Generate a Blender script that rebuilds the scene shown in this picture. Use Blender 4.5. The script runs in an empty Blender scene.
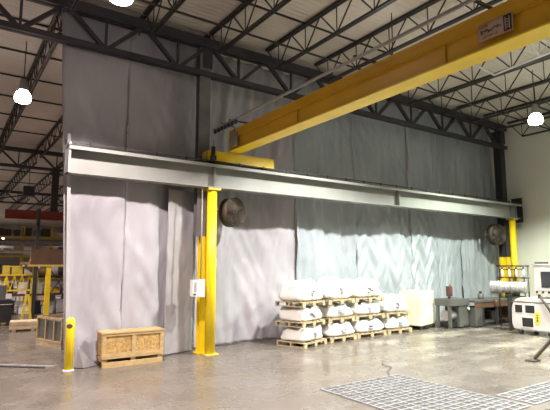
import bpy, bmesh, math, random
from mathutils import Vector, Matrix, noise
random.seed(7)
S = bpy.context.scene
C = S.collection
PI = math.pi
R = math.radians

# ------------------------------------------------------------------ materials
def mat(name, col, rough=0.6, metal=0.0, var=0.0, vscale=3.0, bump=0.0, bscale=20.0, emit=None, estr=0.0, col2=None, detail=4.0, spec=0.5, stretch=(1, 1, 1)):
    m = bpy.data.materials.new(name)
    m.use_nodes = True
    nt = m.node_tree
    b = nt.nodes['Principled BSDF']
    b.inputs['Base Color'].default_value = (*col, 1)
    b.inputs['Roughness'].default_value = rough
    b.inputs['Metallic'].default_value = metal
    b.inputs['Specular IOR Level'].default_value = spec
    tc = nt.nodes.new('ShaderNodeTexCoord')
    mp = nt.nodes.new('ShaderNodeMapping')
    mp.inputs['Scale'].default_value = stretch
    nt.links.new(tc.outputs['Object'], mp.inputs['Vector'])
    n = nt.nodes.new('ShaderNodeTexNoise')
    n.inputs['Scale'].default_value = vscale
    n.inputs['Detail'].default_value = detail
    nt.links.new(mp.outputs['Vector'], n.inputs['Vector'])
    r = nt.nodes.new('ShaderNodeValToRGB')
    r.color_ramp.elements[0].position = 0.35
    r.color_ramp.elements[1].position = 0.68
    c2 = col2 if col2 else tuple(max(0, x * (1 - var)) for x in col)
    r.color_ramp.elements[0].color = (*c2, 1)
    r.color_ramp.elements[1].color = (*col, 1)
    nt.links.new(n.outputs['Fac'], r.inputs['Fac'])
    nt.links.new(r.outputs['Color'], b.inputs['Base Color'])
    if bump > 0:
        n2 = nt.nodes.new('ShaderNodeTexNoise')
        n2.inputs['Scale'].default_value = bscale
        n2.inputs['Detail'].default_value = 3
        nt.links.new(mp.outputs['Vector'], n2.inputs['Vector'])
        bp = nt.nodes.new('ShaderNodeBump')
        bp.inputs['Strength'].default_value = bump
        bp.inputs['Distance'].default_value = 0.02
        nt.links.new(n2.outputs['Fac'], bp.inputs['Height'])
        nt.links.new(bp.outputs['Normal'], b.inputs['Normal'])
    if emit:
        b.inputs['Emission Color'].default_value = (*emit, 1)
        b.inputs['Emission Strength'].default_value = estr
    return m

M = {}
M['steel_dark'] = mat('steel_dark', (0.030, 0.025, 0.023), 0.55, 0.0, 0.3)
M['steel_truss'] = mat('steel_truss', (0.034, 0.030, 0.037), 0.6, 0.0, 0.3)
M['steel_grey'] = mat('steel_grey', (0.22, 0.21, 0.20), 0.5, 0.3, 0.3)
M['conduit'] = mat('conduit', (0.30, 0.285, 0.26), 0.5, 0.3, 0.2)
M['beam'] = mat('beam', (0.265, 0.27, 0.25), 0.5, 0.0, 0.12, 2.0)
M['white_paint'] = mat('white_paint', (0.72, 0.70, 0.68), 0.5, 0.0, 0.15)
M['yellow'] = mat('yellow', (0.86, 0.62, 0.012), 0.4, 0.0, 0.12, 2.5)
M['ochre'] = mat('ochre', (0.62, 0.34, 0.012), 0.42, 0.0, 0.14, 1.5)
M['yellow_dull'] = mat('yellow_dull', (0.66, 0.50, 0.06), 0.5, 0.0, 0.3)
M['red'] = mat('red', (0.28, 0.035, 0.02), 0.5, 0.0, 0.35)
M['brown'] = mat('brown', (0.13, 0.065, 0.03), 0.7, 0.0, 0.3)
M['wood'] = mat('wood', (0.46, 0.31, 0.14), 0.8, 0.0, 0.35, 6, 0.3, 40, stretch=(1, 1, 6))
M['wood_pale'] = mat('wood_pale', (0.48, 0.38, 0.23), 0.8, 0.0, 0.3, 6, 0.3, 40)
M['osb'] = mat('osb', (0.46, 0.29, 0.10), 0.8, 0.0, 0.0, 16, 0.4, 30, col2=(0.25, 0.145, 0.045), detail=6)
M['bag'] = mat('bag', (0.70, 0.68, 0.645), 0.75, 0.0, 0.05, 4, 0.5, 12)
M['bag_mark'] = mat('bag_mark', (0.55, 0.57, 0.64), 0.8, 0.0, 0.3, 30)
M['tote'] = mat('tote', (0.74, 0.70, 0.50), 0.7, 0.0, 0.04, 4, 0.3, 8)
M['grey_paint'] = mat('grey_paint', (0.11, 0.108, 0.10), 0.5, 0.1, 0.25)
M['light_grey'] = mat('light_grey', (0.55, 0.53, 0.52), 0.5, 0.0, 0.2)
M['pink_white'] = mat('pink_white', (0.62, 0.56, 0.55), 0.45, 0.0, 0.2)
M['black'] = mat('black', (0.015, 0.014, 0.014), 0.5, 0.0, 0.2)
M['dark_glass'] = mat('dark_glass', (0.02, 0.02, 0.03), 0.15, 0.0, 0.2)
M['silver'] = mat('silver', (0.46, 0.45, 0.44), 0.35, 0.5, 0.4, 12, 0.4, 14)
M['grate'] = mat('grate', (0.36, 0.36, 0.38), 0.4, 0.4, 0.3, 6)
M['pit_shade'] = mat('pit_shade', (0.10, 0.095, 0.09), 0.8, 0.0, 0.4)
M['pole_grey'] = mat('pole_grey', (0.40, 0.385, 0.39), 0.5, 0.0, 0.15)
M['rust'] = mat('rust', (0.14, 0.05, 0.04), 0.7, 0.0, 0.4, 10)
M['olive'] = mat('olive', (0.065, 0.05, 0.034), 0.6, 0.2, 0.4, 10)
M['tag_yellow'] = mat('tag_yellow', (0.75, 0.6, 0.05), 0.5)
M['box_grey'] = mat('box_grey', (0.34, 0.315, 0.305), 0.6, 0.0, 0.3)
M['cardboard'] = mat('cardboard', (0.46, 0.33, 0.20), 0.8, 0.0, 0.2)
M['sign'] = mat('sign', (0.42, 0.31, 0.22), 0.5, 0.0, 0.12, 8)
M['sign_red'] = mat('sign_red', (0.45, 0.06, 0.03), 0.5)
M['sign_ink'] = mat('sign_ink', (0.09, 0.07, 0.08), 0.5)
M['wall'] = mat('wall', (0.66, 0.65, 0.57), 0.8, 0.0, 0.06, 0.7)
M['far_wall'] = mat('far_wall', (0.35, 0.31, 0.29), 0.85, 0.0, 0.25, 0.4)
M['glass_lit'] = mat('glass_lit', (1, 1, 1), 0.3, emit=(1.0, 0.93, 0.84), estr=30)

def curtain_mat(name, col, col2):
    m = mat(name, col, 0.36, 0.0, 0.0, 0.9, 0.5, 6.0, col2=col2, detail=5, spec=0.4, stretch=(1, 1, 0.45))
    return m
M['curtain'] = curtain_mat('curtain', (0.38, 0.365, 0.395), (0.31, 0.30, 0.325))
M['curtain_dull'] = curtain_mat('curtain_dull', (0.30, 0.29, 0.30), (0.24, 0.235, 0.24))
M['curtain_cool'] = curtain_mat('curtain_cool', (0.355, 0.385, 0.415), (0.285, 0.31, 0.34))

# floor: sealed concrete with worn tracks, dust patches
def floor_mat():
    m = bpy.data.materials.new('concrete_floor'); m.use_nodes = True
    nt = m.node_tree; b = nt.nodes['Principled BSDF']
    tc = nt.nodes.new('ShaderNodeTexCoord')
    def noi(scale, det=5, st=(1, 1, 1)):
        mp = nt.nodes.new('ShaderNodeMapping'); mp.inputs['Scale'].default_value = st
        nt.links.new(tc.outputs['Object'], mp.inputs['Vector'])
        n = nt.nodes.new('ShaderNodeTexNoise'); n.inputs['Scale'].default_value = scale; n.inputs['Detail'].default_value = det
        nt.links.new(mp.outputs['Vector'], n.inputs['Vector']); return n
    def ramp(src, p0, c0, p1, c1):
        r = nt.nodes.new('ShaderNodeValToRGB'); e = r.color_ramp.elements
        e[0].position = p0; e[1].position = p1; e[0].color = c0; e[1].color = c1
        nt.links.new(src, r.inputs['Fac']); return r
    base = ramp(noi(0.8, 6).outputs['Fac'], 0.3, (0.108, 0.091, 0.077, 1), 0.72, (0.148, 0.126, 0.107, 1))
    fine = ramp(noi(9, 5, (1, 0.6, 1)).outputs['Fac'], 0.3, (0.82, 0.82, 0.82, 1), 0.7, (1, 1, 1, 1))
    mul = nt.nodes.new('ShaderNodeMixRGB'); mul.blend_type = 'MULTIPLY'; mul.inputs[0].default_value = 1
    nt.links.new(base.outputs['Color'], mul.inputs[1]); nt.links.new(fine.outputs['Color'], mul.inputs[2])
    # spilled pale powder, heavy near the machines on the right
    sep = nt.nodes.new('ShaderNodeSeparateXYZ'); nt.links.new(tc.outputs['Object'], sep.inputs[0])
    dx = nt.nodes.new('ShaderNodeMapRange'); dx.inputs['From Min'].default_value = 5.5; dx.inputs['From Max'].default_value = 12
    nt.links.new(sep.outputs['X'], dx.inputs['Value'])
    pw = ramp(noi(0.9, 8, (0.6, 1.5, 1)).outputs['Fac'], 0.50, (0, 0, 0, 1), 0.72, (1, 1, 1, 1))
    fm = nt.nodes.new('ShaderNodeMath'); fm.operation = 'MULTIPLY'
    nt.links.new(dx.outputs['Result'], fm.inputs[0]); nt.links.new(pw.outputs['Color'], fm.inputs[1])
    mx = nt.nodes.new('ShaderNodeMixRGB'); mx.inputs[2].default_value = (0.31, 0.285, 0.235, 1)
    nt.links.new(fm.outputs[0], mx.inputs[0]); nt.links.new(mul.outputs['Color'], mx.inputs[1])
    nt.links.new(mx.outputs['Color'], b.inputs['Base Color'])
    rr = ramp(noi(1.6, 6).outputs['Fac'], 0.3, (0.16, 0.16, 0.16, 1), 0.72, (0.40, 0.40, 0.40, 1))
    nt.links.new(rr.outputs['Color'], b.inputs['Roughness'])
    bp = nt.nodes.new('ShaderNodeBump'); bp.inputs['Strength'].default_value = 0.12; bp.inputs['Distance'].default_value = 0.01
    nt.links.new(noi(14, 3).outputs['Fac'], bp.inputs['Height']); nt.links.new(bp.outputs['Normal'], b.inputs['Normal'])
    return m

def deck_mat():
    m = bpy.data.materials.new('metal_deck'); m.use_nodes = True
    nt = m.node_tree; b = nt.nodes['Principled BSDF']; b.inputs['Roughness'].default_value = 0.55
    tc = nt.nodes.new('ShaderNodeTexCoord')
    n = nt.nodes.new('ShaderNodeTexNoise'); n.inputs['Scale'].default_value = 0.6; n.inputs['Detail'].default_value = 6
    nt.links.new(tc.outputs['Object'], n.inputs['Vector'])
    r = nt.nodes.new('ShaderNodeValToRGB'); e = r.color_ramp.elements
    e[0].position = 0.3; e[1].position = 0.7; e[0].color = (0.46, 0.41, 0.35, 1); e[1].color = (0.60, 0.55, 0.48, 1)
    nt.links.new(n.outputs['Fac'], r.inputs['Fac']); nt.links.new(r.outputs['Color'], b.inputs['Base Color'])
    w = nt.nodes.new('ShaderNodeTexWave'); w.wave_type = 'BANDS'; w.bands_direction = 'Y'
    w.inputs['Scale'].default_value = 0.314 / 0.152 / 1.0
    nt.links.new(tc.outputs['Object'], w.inputs['Vector'])
    bp = nt.nodes.new('ShaderNodeBump'); bp.inputs['Strength'].default_value = 0.5; bp.inputs['Distance'].default_value = 0.03
    nt.links.new(w.outputs['Fac'], bp.inputs['Height']); nt.links.new(bp.outputs['Normal'], b.inputs['Normal'])
    return m
M['floor'] = floor_mat(); M['deck'] = deck_mat()

# ------------------------------------------------------------------ mesh builder
class MB:
    def __init__(s): s.bm = bmesh.new()
    def box(s, x0, x1, y0, y1, z0, z1, bevel=0):
        vs = [s.bm.verts.new(p) for p in ((x0,y0,z0),(x1,y0,z0),(x1,y1,z0),(x0,y1,z0),(x0,y0,z1),(x1,y0,z1),(x1,y1,z1),(x0,y1,z1))]
        fs = [s.bm.faces.new([vs[i] for i in f]) for f in ((3,2,1,0),(4,5,6,7),(0,1,5,4),(1,2,6,5),(2,3,7,6),(3,0,4,7))]
        if bevel:
            es = list({e for f in fs for e in f.edges})
            bmesh.ops.bevel(s.bm, geom=es, offset=bevel, segments=2, affect='EDGES', profile=0.7)
        return s
    def bar(s, a, b, w, h, roll_up=(0, 0, 1)):
        a = Vector(a); b = Vector(b); d = (b - a).normalized(); u = Vector(roll_up)
        if abs(d.dot(u)) > 0.99: u = Vector((0, 1, 0))
        x = d.cross(u).normalized(); y = x.cross(d)
        vs = []
        for p in (a, b):
            for (i, j) in ((-1,-1),(1,-1),(1,1),(-1,1)): vs.append(s.bm.verts.new(p + x * i * w / 2 + y * j * h / 2))
        for f in ((3,2,1,0),(4,5,6,7),(0,1,5,4),(1,2,6,5),(2,3,7,6),(3,0,4,7)): s.bm.faces.new([vs[i] for i in f])
        return s
    def tube(s, pts, r, n=12, r2=None, caps=True):
        pts = [Vector(p) for p in pts]; rings = []
        N = len(pts)
        for i, p in enumerate(pts):
            d = (pts[min(i + 1, N - 1)] - pts[max(i - 1, 0)]).normalized()
            u = Vector((0, 0, 1)) if abs(d.z) < 0.95 else Vector((1, 0, 0))
            x = d.cross(u).normalized(); y = x.cross(d)
            rr = r if r2 is None else r + (r2 - r) * i / (N - 1)
            rings.append([s.bm.verts.new(p + x * rr * math.cos(2*PI*k/n) + y * rr * math.sin(2*PI*k/n)) for k in range(n)])
        for a, b in zip(rings, rings[1:]):
            for k in range(n):
                f = s.bm.faces.new((a[k], a[(k+1)%n], b[(k+1)%n], b[k])); f.smooth = n > 6
        if caps:
            s.bm.faces.new(rings[0][::-1]); s.bm.faces.new(rings[-1])
        return s
    def lathe(s, prof, n=24, c=(0,0,0)):
        rings = []
        for r, z in prof:
            rings.append([s.bm.verts.new((c[0]+r*math.cos(2*PI*k/n), c[1]+r*math.sin(2*PI*k/n), c[2]+z)) for k in range(n)])
        for a, b in zip(rings, rings[1:]):
            for k in range(n):
                f = s.bm.faces.new((a[k], a[(k+1)%n], b[(k+1)%n], b[k])); f.smooth = True
        s.bm.faces.new(rings[0][::-1]); s.bm.faces.new(rings[-1])
        return s
    def ring(s, c, ax, R_, r, n=28, m=6):
        c = Vector(c); ax = Vector(ax).normalized(); u = Vector((0,0,1)) if abs(ax.z) < .9 else Vector((1,0,0))
        x = ax.cross(u).normalized(); y = x.cross(ax); rings = []
        for k in range(n):
            t = 2*PI*k/n; d = x*math.cos(t)+y*math.sin(t)
            rings.append([s.bm.verts.new(c + d*(R_ + r*math.cos(2*PI*j/m)) + ax*r*math.sin(2*PI*j/m)) for j in range(m)])
        for k in range(n):
            a = rings[k]; b = rings[(k+1)%n]
            for j in range(m): s.bm.faces.new((a[j], a[(j+1)%m], b[(j+1)%m], b[j]))
        return s
    def prism(s, poly, axis, a, b):
        def P(p, t):
            return (t, p[0], p[1]) if axis == 'x' else (p[0], t, p[1]) if axis == 'y' else (p[0], p[1], t)
        v0 = [s.bm.verts.new(P(p, a)) for p in poly]; v1 = [s.bm.verts.new(P(p, b)) for p in poly]
        n = len(poly)
        s.bm.faces.new(v0[::-1]); s.bm.faces.new(v1)
        for k in range(n): s.bm.faces.new((v0[k], v0[(k+1)%n], v1[(k+1)%n], v1[k]))
        return s
    def build(s, name, m, parent=None, loc=None, rz=0):
        bmesh.ops.recalc_face_normals(s.bm, faces=s.bm.faces)
        me = bpy.data.meshes.new(name); s.bm.to_mesh(me); s.bm.free()
        me.materials.append(M[m] if isinstance(m, str) else m)
        o = bpy.data.objects.new(name, me); C.objects.link(o)
        if parent: o.parent = parent
        if loc is not None: o.location = loc
        o.rotation_euler.z = rz
        return o

def tag(o, label, cat, group=None, kind=None):
    if label: o['label'] = label
    if cat: o['category'] = cat
    if group: o['group'] = group
    if kind: o['kind'] = kind
    return o
def thing(name, label, cat, loc=(0,0,0), rz=0, group=None):
    o = bpy.data.objects.new(name, None); C.objects.link(o)
    o.empty_display_size = 0.1
    o.location = loc; o.rotation_euler = (0, 0, rz)
    return tag(o, label, cat, group)
def dup(root, loc, rz, label, group=None):
    r = root.copy(); C.objects.link(r); r.location = loc; r.rotation_euler = (root.rotation_euler.x, root.rotation_euler.y, rz); r['label'] = label
    if group: r['group'] = group
    for ch in list(root.children):
        c = ch.copy(); C.objects.link(c); c.parent = r
        for g in ch.children:
            d = g.copy(); C.objects.link(d); d.parent = c
    return r
def struct(o): o['kind'] = 'structure'; return o
def ordinal(n): return ['first','second','third','fourth','fifth','sixth','seventh','eighth','ninth','tenth','eleventh','twelfth','thirteenth'][n]

# ------------------------------------------------------------------ room shell
X0, X1, Y0, Y1, ZC = -9.0, 19.0, -9.0, 78.0, 7.82
struct(MB().box(X0, X1, Y0, Y1, -0.2, 0).build('floor', 'floor'))
struct(MB().box(X0, X1, Y0, Y1, ZC, ZC + 0.15).build('ceiling', 'deck'))
struct(MB().box(X1, X1 + 0.2, Y0, Y1, 0, ZC).build('wall_right', 'wall'))
struct(MB().box(X0 - 0.2, X0, Y0, Y1, 0, ZC).build('wall_left', 'far_wall'))
struct(MB().box(X0, X1, Y1, Y1 + 0.2, 0, ZC).build('wall_far', 'far_wall'))
struct(MB().box(X0, X1, Y0 - 0.2, Y0, 0, ZC).build('wall_near', 'wall'))

# ------------------------------------------------------------------ roof joists
JX = [0.09 + 1.68 * k for k in range(12)]
def joist(x, ya, yb, label, group, detail=True):
    t = thing('roof_joist', label, 'joist', (x, ya, 7.1), 0, group)
    L = yb - ya
    mb = MB()
    for s_ in (-1, 1): mb.box(s_*0.034-0.022, s_*0.034+0.022, 0, L, 0.64, 0.70)
    mb.build('top_chord', 'steel_dark', t)
    mb = MB()
    for s_ in (-1, 1): mb.box(s_*0.030-0.018, s_*0.030+0.018, 0.55, L-0.55, -0.025, 0.025)
    mb.build('bottom_chord', 'steel_dark', t)
    n = int(round((L - 1.1) / 1.1)); st = (L - 1.1) / n
    mb = MB()
    pts = [(0, 0.02, 0.66)]
    for k in range(n + 1):
        y = 0.55 + k * st
        pts.append((0, y, 0.0))
        if k < n: pts.append((0, y + st/2, 0.66))
    pts.append((0, L - 0.02, 0.66))
    for a, b in zip(pts, pts[1:]): mb.bar(a, b, 0.026, 0.026)
    if detail:
        for k in range(n + 1): mb.bar((0, 0.55 + k*st, 0), (0, 0.55 + k*st, 0.65), 0.018, 0.018)
    mb.build('web_rods', 'steel_dark', t)
    return t
for i, x in enumerate(JX):
    joist(x, -8.8, 10.33, 'dark steel roof joist, %s from the left of those in front of the grey curtain' % ordinal(i), 'roof joists over the near bay')
for i, x in enumerate(JX[:4]):
    joist(x, 10.45, 25.3, 'dark roof joist beyond the curtain, %s from the left in the lamp bay' % ordinal(i), 'roof joists over the bay beyond the curtain')
for i, x in enumerate(JX[1:7]):
    joist(x, 25.5, 40.4, 'far dark steel roof joist past the second truss, %s from the left' % ordinal(i), 'roof joists over the far bays', False)
for i, x in enumerate(JX[2:9]):
    joist(x, 40.6, 55.5, 'farthest dark steel roof joist past the third truss, %s from the left' % ordinal(i), 'roof joists over the farthest bay', False)
# bridging rods crossing the joists
k = 0
for y in (8.62, 4.6, 0.6, -3.4):
    for z, w in ((7.79, 'upper'), (7.07, 'lower')):
        tag(MB().bar((0.09, y, z), (18.9, y, z), 0.035, 0.035).build('bridging_bar', 'steel_dark'),
            '%s dark bridging bar tying the near roof joists, %s from the curtain' % (w, ordinal([8.62,4.6,0.6,-3.4].index(y))), 'bridging bar', 'bridging bars over the near bay')
for j, y in enumerate((12.3, 14.2, 16.2, 18.3, 20.6, 23.0)):
    tag(MB().bar((-3, y, 7.79), (7, y, 7.79), 0.05, 0.04).build('bridging_bar', 'steel_dark'),
        'dark bridging bar across the joists beyond the curtain, %s from the curtain line' % ordinal(j), 'bridging bar', 'bridging bars beyond the curtain')
for j, y in enumerate((29, 33, 37)):
    tag(MB().bar((-3, y, 7.1), (12, y, 7.1), 0.05, 0.05).build('bridging_bar', 'steel_dark'),
        'dark bridging bar in the far roof, %s beyond the second truss' % ordinal(j), 'bridging bar', 'bridging bars in the far roof')

# ------------------------------------------------------------------ girder trusses (run along the curtain direction)
def truss(y, xa, xb, label, big=True):
    t = thing('girder_truss', label, 'truss', (0, y, 0), 0)
    zt, zb = 7.50, 6.70
    h = 0.11 if big else 0.09
    mb = MB()
    for s_ in (-1, 1): mb.box(xa, xb, s_*0.07-0.045, s_*0.07+0.045, zt-h, zt+h)
    mb.build('top_chord', 'steel_truss', t)
    mb = MB()
    for s_ in (-1, 1): mb.box(xa, xb, s_*0.06-0.04, s_*0.06+0.04, zb-0.06, zb+0.06)
    mb.build('bottom_chord', 'steel_truss', t)
    x = 0.09 + 1.68*math.ceil((xa-0.09)/1.68)
    while x < xb - 0.5:
        m_ = x + 0.84
        MB().bar((x, 0, zt), (m_, 0, zb), 0.08, 0.10, (0,1,0)).build('diagonal_brace', 'steel_truss', t)
        if x + 1.68 <= xb: MB().bar((x+1.68, 0, zt), (m_, 0, zb), 0.08, 0.10, (0,1,0)).build('diagonal_brace', 'steel_truss', t)
        if m_ < xb: MB().bar((m_, 0, zb), (m_, 0, zt), 0.05, 0.05).build('vertical_post', 'steel_truss', t)
        x += 1.68
    return t
truss(10.39, X0+0.1, 18.36, 'dark steel roof truss running along the top of the grey curtain')
truss(25.4, -3, 9.5, 'dark steel roof truss across the second bay, behind the hanging lamp at left', False)
truss(40.5, -2, 13, 'distant dark steel roof truss, lowest and farthest of those at left', False)

# ------------------------------------------------------------------ building columns
def hcol(x, y, ztop, label, zyel=None, w=0.13, mname='steel_grey', wu=None, dx=0.0):
    t = thing('steel_column', label, 'column', (x, y, 0), 0)
    def H(mb, a, b, wx=None, d=0.0):
        wx = wx or w
        mb.box(d-wx, d+wx, -w, -w+0.02, a, b); mb.box(d-wx, d+wx, w-0.02, w, a, b); mb.box(d-0.01, d+0.01, -w+0.02, w-0.02, a, b); return mb
    if zyel:
        p = H(MB(), 0, zyel).build('lower_shaft', 'yellow', t); p['label'] = 'yellow painted lower shaft'
        H(MB(), zyel, ztop, wu, dx).build('upper_shaft', mname, t)
    else: H(MB(), 0, ztop).build('shaft', mname, t)
    MB().box(-w-0.06, w+0.06, -w-0.03, w+0.06, 0, 0.02).build('base_plate', 'yellow' if zyel else mname, t)
    MB().box(-w-0.03, w+0.03, -w-0.03, w+0.03, ztop-0.5, ztop).build('head_plate', 'steel_truss', t)
    return t
M['col_grey'] = mat('col_grey', (0.16, 0.15, 0.155), 0.5, 0.0, 0.3)
hcol(5.08, 10.47, 7.38, 'dark building column behind the nearer yellow round post, yellow at its foot', 2.7, 0.09, mname='col_grey', wu=0.15, dx=-0.06)  # upper shaft widened to stand in for shade in the curtain folds beside it
hcol(18.2, 10.57, 7.38, 'dark building column at the right end of the curtain, yellow at its foot', 2.35, 0.15, mname='steel_truss')
t = thing('beam_hanger', 'dark post dropping from the second roof truss to the red beam', 'hanger', (4.27, 25.4, 0))
MB().box(-0.15, 0.15, -0.12, 0.12, 4.64, 6.64).build('post', 'steel_dark', t)
MB().box(-0.2, 0.2, -0.16, 0.16, 4.62, 4.66).build('foot_plate', 'steel_dark', t)

# ------------------------------------------------------------------ curtain panels
def ybase(x):
    t = min(1, max(0, (x - 2.0) / 5.5)); t = t*t*(3-2*t)
    return 10.52 + 0.70 * t + 0.06 * math.sin(x * 1.3)
def curtain(xa, xb, label, m, seed, folds=4, amp=0.035, gather=0.0, vdrape=0.0, slant=0.0, top=7.78, dy=0.0):
    mb = MB(); bm = mb.bm
    W = xb - xa
    nx = max(16, int(W / 0.045)); nz = 120
    zt = top
    rnd = random.Random(seed); ph = [rnd.uniform(0, 6.28) for _ in range(6)]
    grid = []
    for i in range(nx + 1):
        u = i / nx; col = []
        for j in range(nz + 1):
            v = j / nz; z = 0.015 + (zt - 0.015) * v
            x = xa + W * u - slant * (1 - u) * v
            a = amp * (0.55 + 0.45*math.cos(v*5 + ph[0]))
            y = ybase(x) + dy + 0.14 * max(0, z - 3) / 4.7
            wob = 0.12 * math.sin(z * 0.7 + ph[1])
            y += a * math.sin(2*PI*folds*(u + 0.05*wob) + ph[2])
            y += a * 0.5 * math.sin(2*PI*folds*2.3*(u + 0.07*math.sin(z*0.5+ph[4])) + ph[3])
            nn = noise.fractal(Vector((x*0.9 + seed*7.1, z*0.45, 3.7)), 0.8, 2.1, 4)
            y += (0.05 if x < 5 else 0.085) * nn
            d = noise.noise(Vector(((x + z*0.5)*2.2 + seed, (z - x*0.3)*0.5, 1.3)))
            y += 0.040 * max(0, abs(d) * 2 - 0.30)
            d2 = noise.noise(Vector((x*5.0 - z*1.1 + seed, z*0.8 + x, 8.3)))
            y += 0.016 * (1 - abs(d2)*2)**2
            if vdrape:
                c = (u*folds) % 1.0
                y -= vdrape * math.exp(-((z - 2.2)/1.4)**2) * math.cos((abs(c-0.5)*1.6 + z*0.9)*9.0)*0.35
            y += gather * math.exp(-z*3.5) * (0.5+0.5*math.sin(u*17+ph[5]))
            e = min(u, 1-u) * W
            y += 0.009 * math.exp(-e / 0.02)          # edges turn back at the seams
            col.append(bm.verts.new((x, y, z)))
        grid.append(col)
    for i in range(nx):
        for j in range(nz):
            f = bm.faces.new((grid[i][j], grid[i+1][j], grid[i+1][j+1], grid[i][j+1])); f.smooth = True
    o = mb.build('vinyl_curtain', m)
    md = o.modifiers.new('Solidify', 'SOLIDIFY'); md.thickness = 0.012; md.offset = 1
    return tag(o, label, 'curtain', 'grey vinyl curtain panels')
curtain(2.12, 3.24, 'leftmost grey vinyl curtain panel, behind the short yellow bollard', 'curtain', 1, 1, 0.03, -0.16, 0, 0.40)
curtain(3.24, 5.10, 'grey vinyl curtain panel behind the right part of the wooden crate', 'curtain', 2, 2, 0.03)
curtain(4.22, 4.99, 'darker grey vinyl strip just left of the nearer yellow round post', 'curtain_dull', 3, 1, 0.012, top=3.80, dy=-0.18)  # separate narrow strip in a darker grey, hung before the panel
curtain(5.10, 8.37, 'wide grey vinyl curtain panel behind the nearer wall fan', 'curtain', 4, 4, 0.05, 0, 0.0)
curtain(8.37, 10.9, 'grey vinyl curtain panel behind the middle of the bag stacks', 'curtain_cool', 5, 3, 0.045)
curtain(10.9, 13.43, 'grey vinyl curtain panel behind the cream bulk tote', 'curtain_cool', 6, 3, 0.045, 0, 0.10)
curtain(13.43, 14.95, 'grey vinyl curtain panel with V-shaped drapes behind the grey saw table', 'curtain_cool', 7, 2, 0.04, 0, 0.16)
curtain(14.95, 16.45, 'grey vinyl curtain panel behind the long workbench', 'curtain_cool', 8, 4, 0.05, 0, 0.06)
curtain(16.45, 18.9, 'rightmost grey vinyl curtain panel, behind the farther wall fan', 'curtain_cool', 9, 6, 0.06)
# canvas flap gathered on the floor at the left curtain foot
mb = MB(); bm = mb.bm
prof = [(2.20, 10.42), (2.42, 10.20), (2.55, 10.26), (2.72, 10.36)]
ap = bm.verts.new((2.34, 10.40, 0.40)); ap2 = bm.verts.new((2.30, 10.44, 0.36))
fl = [bm.verts.new((x, y, 0.01)) for x, y in prof]; md_ = bm.verts.new((2.52, 10.33, 0.20))
bm.faces.new((fl[0], fl[1], ap)); bm.faces.new((fl[1], fl[2], md_, ap)); bm.faces.new((fl[2], fl[3], md_))
bk = bm.verts.new((2.5, 10.44, 0.01)); bm.faces.new((ap, md_, bk)); bm.faces.new((md_, fl[3], bk)); bm.faces.new((fl[0], ap, bk)); 
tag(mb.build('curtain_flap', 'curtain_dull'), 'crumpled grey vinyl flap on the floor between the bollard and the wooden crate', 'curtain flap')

# ------------------------------------------------------------------ runway beam + posts
YB = 10.2
t = thing('runway_beam', 'long pale grey crane runway beam on yellow posts before the curtain', 'beam', (0, YB, 0))
xa, xb = 1.90, 18.6
MB().box(xa, xb, -0.008, 0.008, 3.86, 4.36).build('web', 'beam', t)
MB().box(xa, xb, -0.14, 0.14, 3.84, 3.862).build('bottom_flange', 'beam', t)
MB().box(xa, xb, -0.15, 0.15, 4.36, 4.382).build('top_flange', 'beam', t)
mb = MB().box(xa, xb, -0.24, -0.225, 4.31, 4.402); mb.box(xa, xb, 0.225, 0.24, 4.31, 4.402); mb.box(xa, xb, -0.24, 0.24, 4.384, 4.402)
mb.build('cap_channel', 'beam', t)
for x in (5.17, 11.6, 18.1): MB().box(x-0.006, x+0.006, -0.135, -0.01, 3.862, 4.36).build('stiffener', 'beam', t)
MB().box(xa, xb, -0.03, 0.03, 4.402, 4.45).build('crane_rail', 'steel_dark', t)
for x in (1.93,): MB().box(x-0.03, x+0.01, -0.2, 0.2, 3.84, 4.46).build('end_plate', 'pole_grey', t)
e = MB().box(xb-0.02, xb+0.06, -0.2, 0.2, 3.70, 4.66); e.build('end_stop', 'steel_dark', t)
# conductor bar beside the rail
t = thing('conductor_bar', 'thin dark conductor bar on small clips above the runway beam', 'conductor bar', (0, 9.99, 0))
MB().box(1.95, 18.5, -0.012, 0.012, 4.44, 4.465).build('bar', 'steel_dark', t)
for k in range(24):
    x = 2.3 + k*0.7
    MB().box(x-0.012, x+0.012, -0.012, 0.02, 4.403, 4.485).build('clip', 'steel_dark', t)

def round_post(x, y, label):
    t = thing('round_post', label, 'post', (x, y, 0), 0, None)
    MB().tube([(0,0,0.02),(0,0,3.78)], 0.118, 24).build('shaft', 'yellow', t)
    MB().box(-0.16, 0.16, -0.15, 0.15, 3.78, 3.835).build('cap_plate', 'yellow_dull', t)
    MB().box(-0.17, 0.17, -0.14, 0.14, 0, 0.02).build('base_plate', 'yellow_dull', t)
    return t
round_post(5.17, YB, 'nearer tall yellow round steel post under the runway beam')
round_post(18.20, YB, 'farther yellow round steel post under the right end of the runway beam')
t = thing('edge_pole', 'slim pale grey pole along the left edge of the grey curtain, under the beam end', 'pole', (2.16, 10.42, 0))
MB().bar((0, 0, 0.0), (-0.20, 0, 4.72), 0.07, 0.07, (0, 1, 0)).build('shaft', 'pole_grey', t)
MB().box(-0.05, 0.05, -0.04, 0.04, 0, 0.02).build('base_plate', 'white_paint', t)

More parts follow.
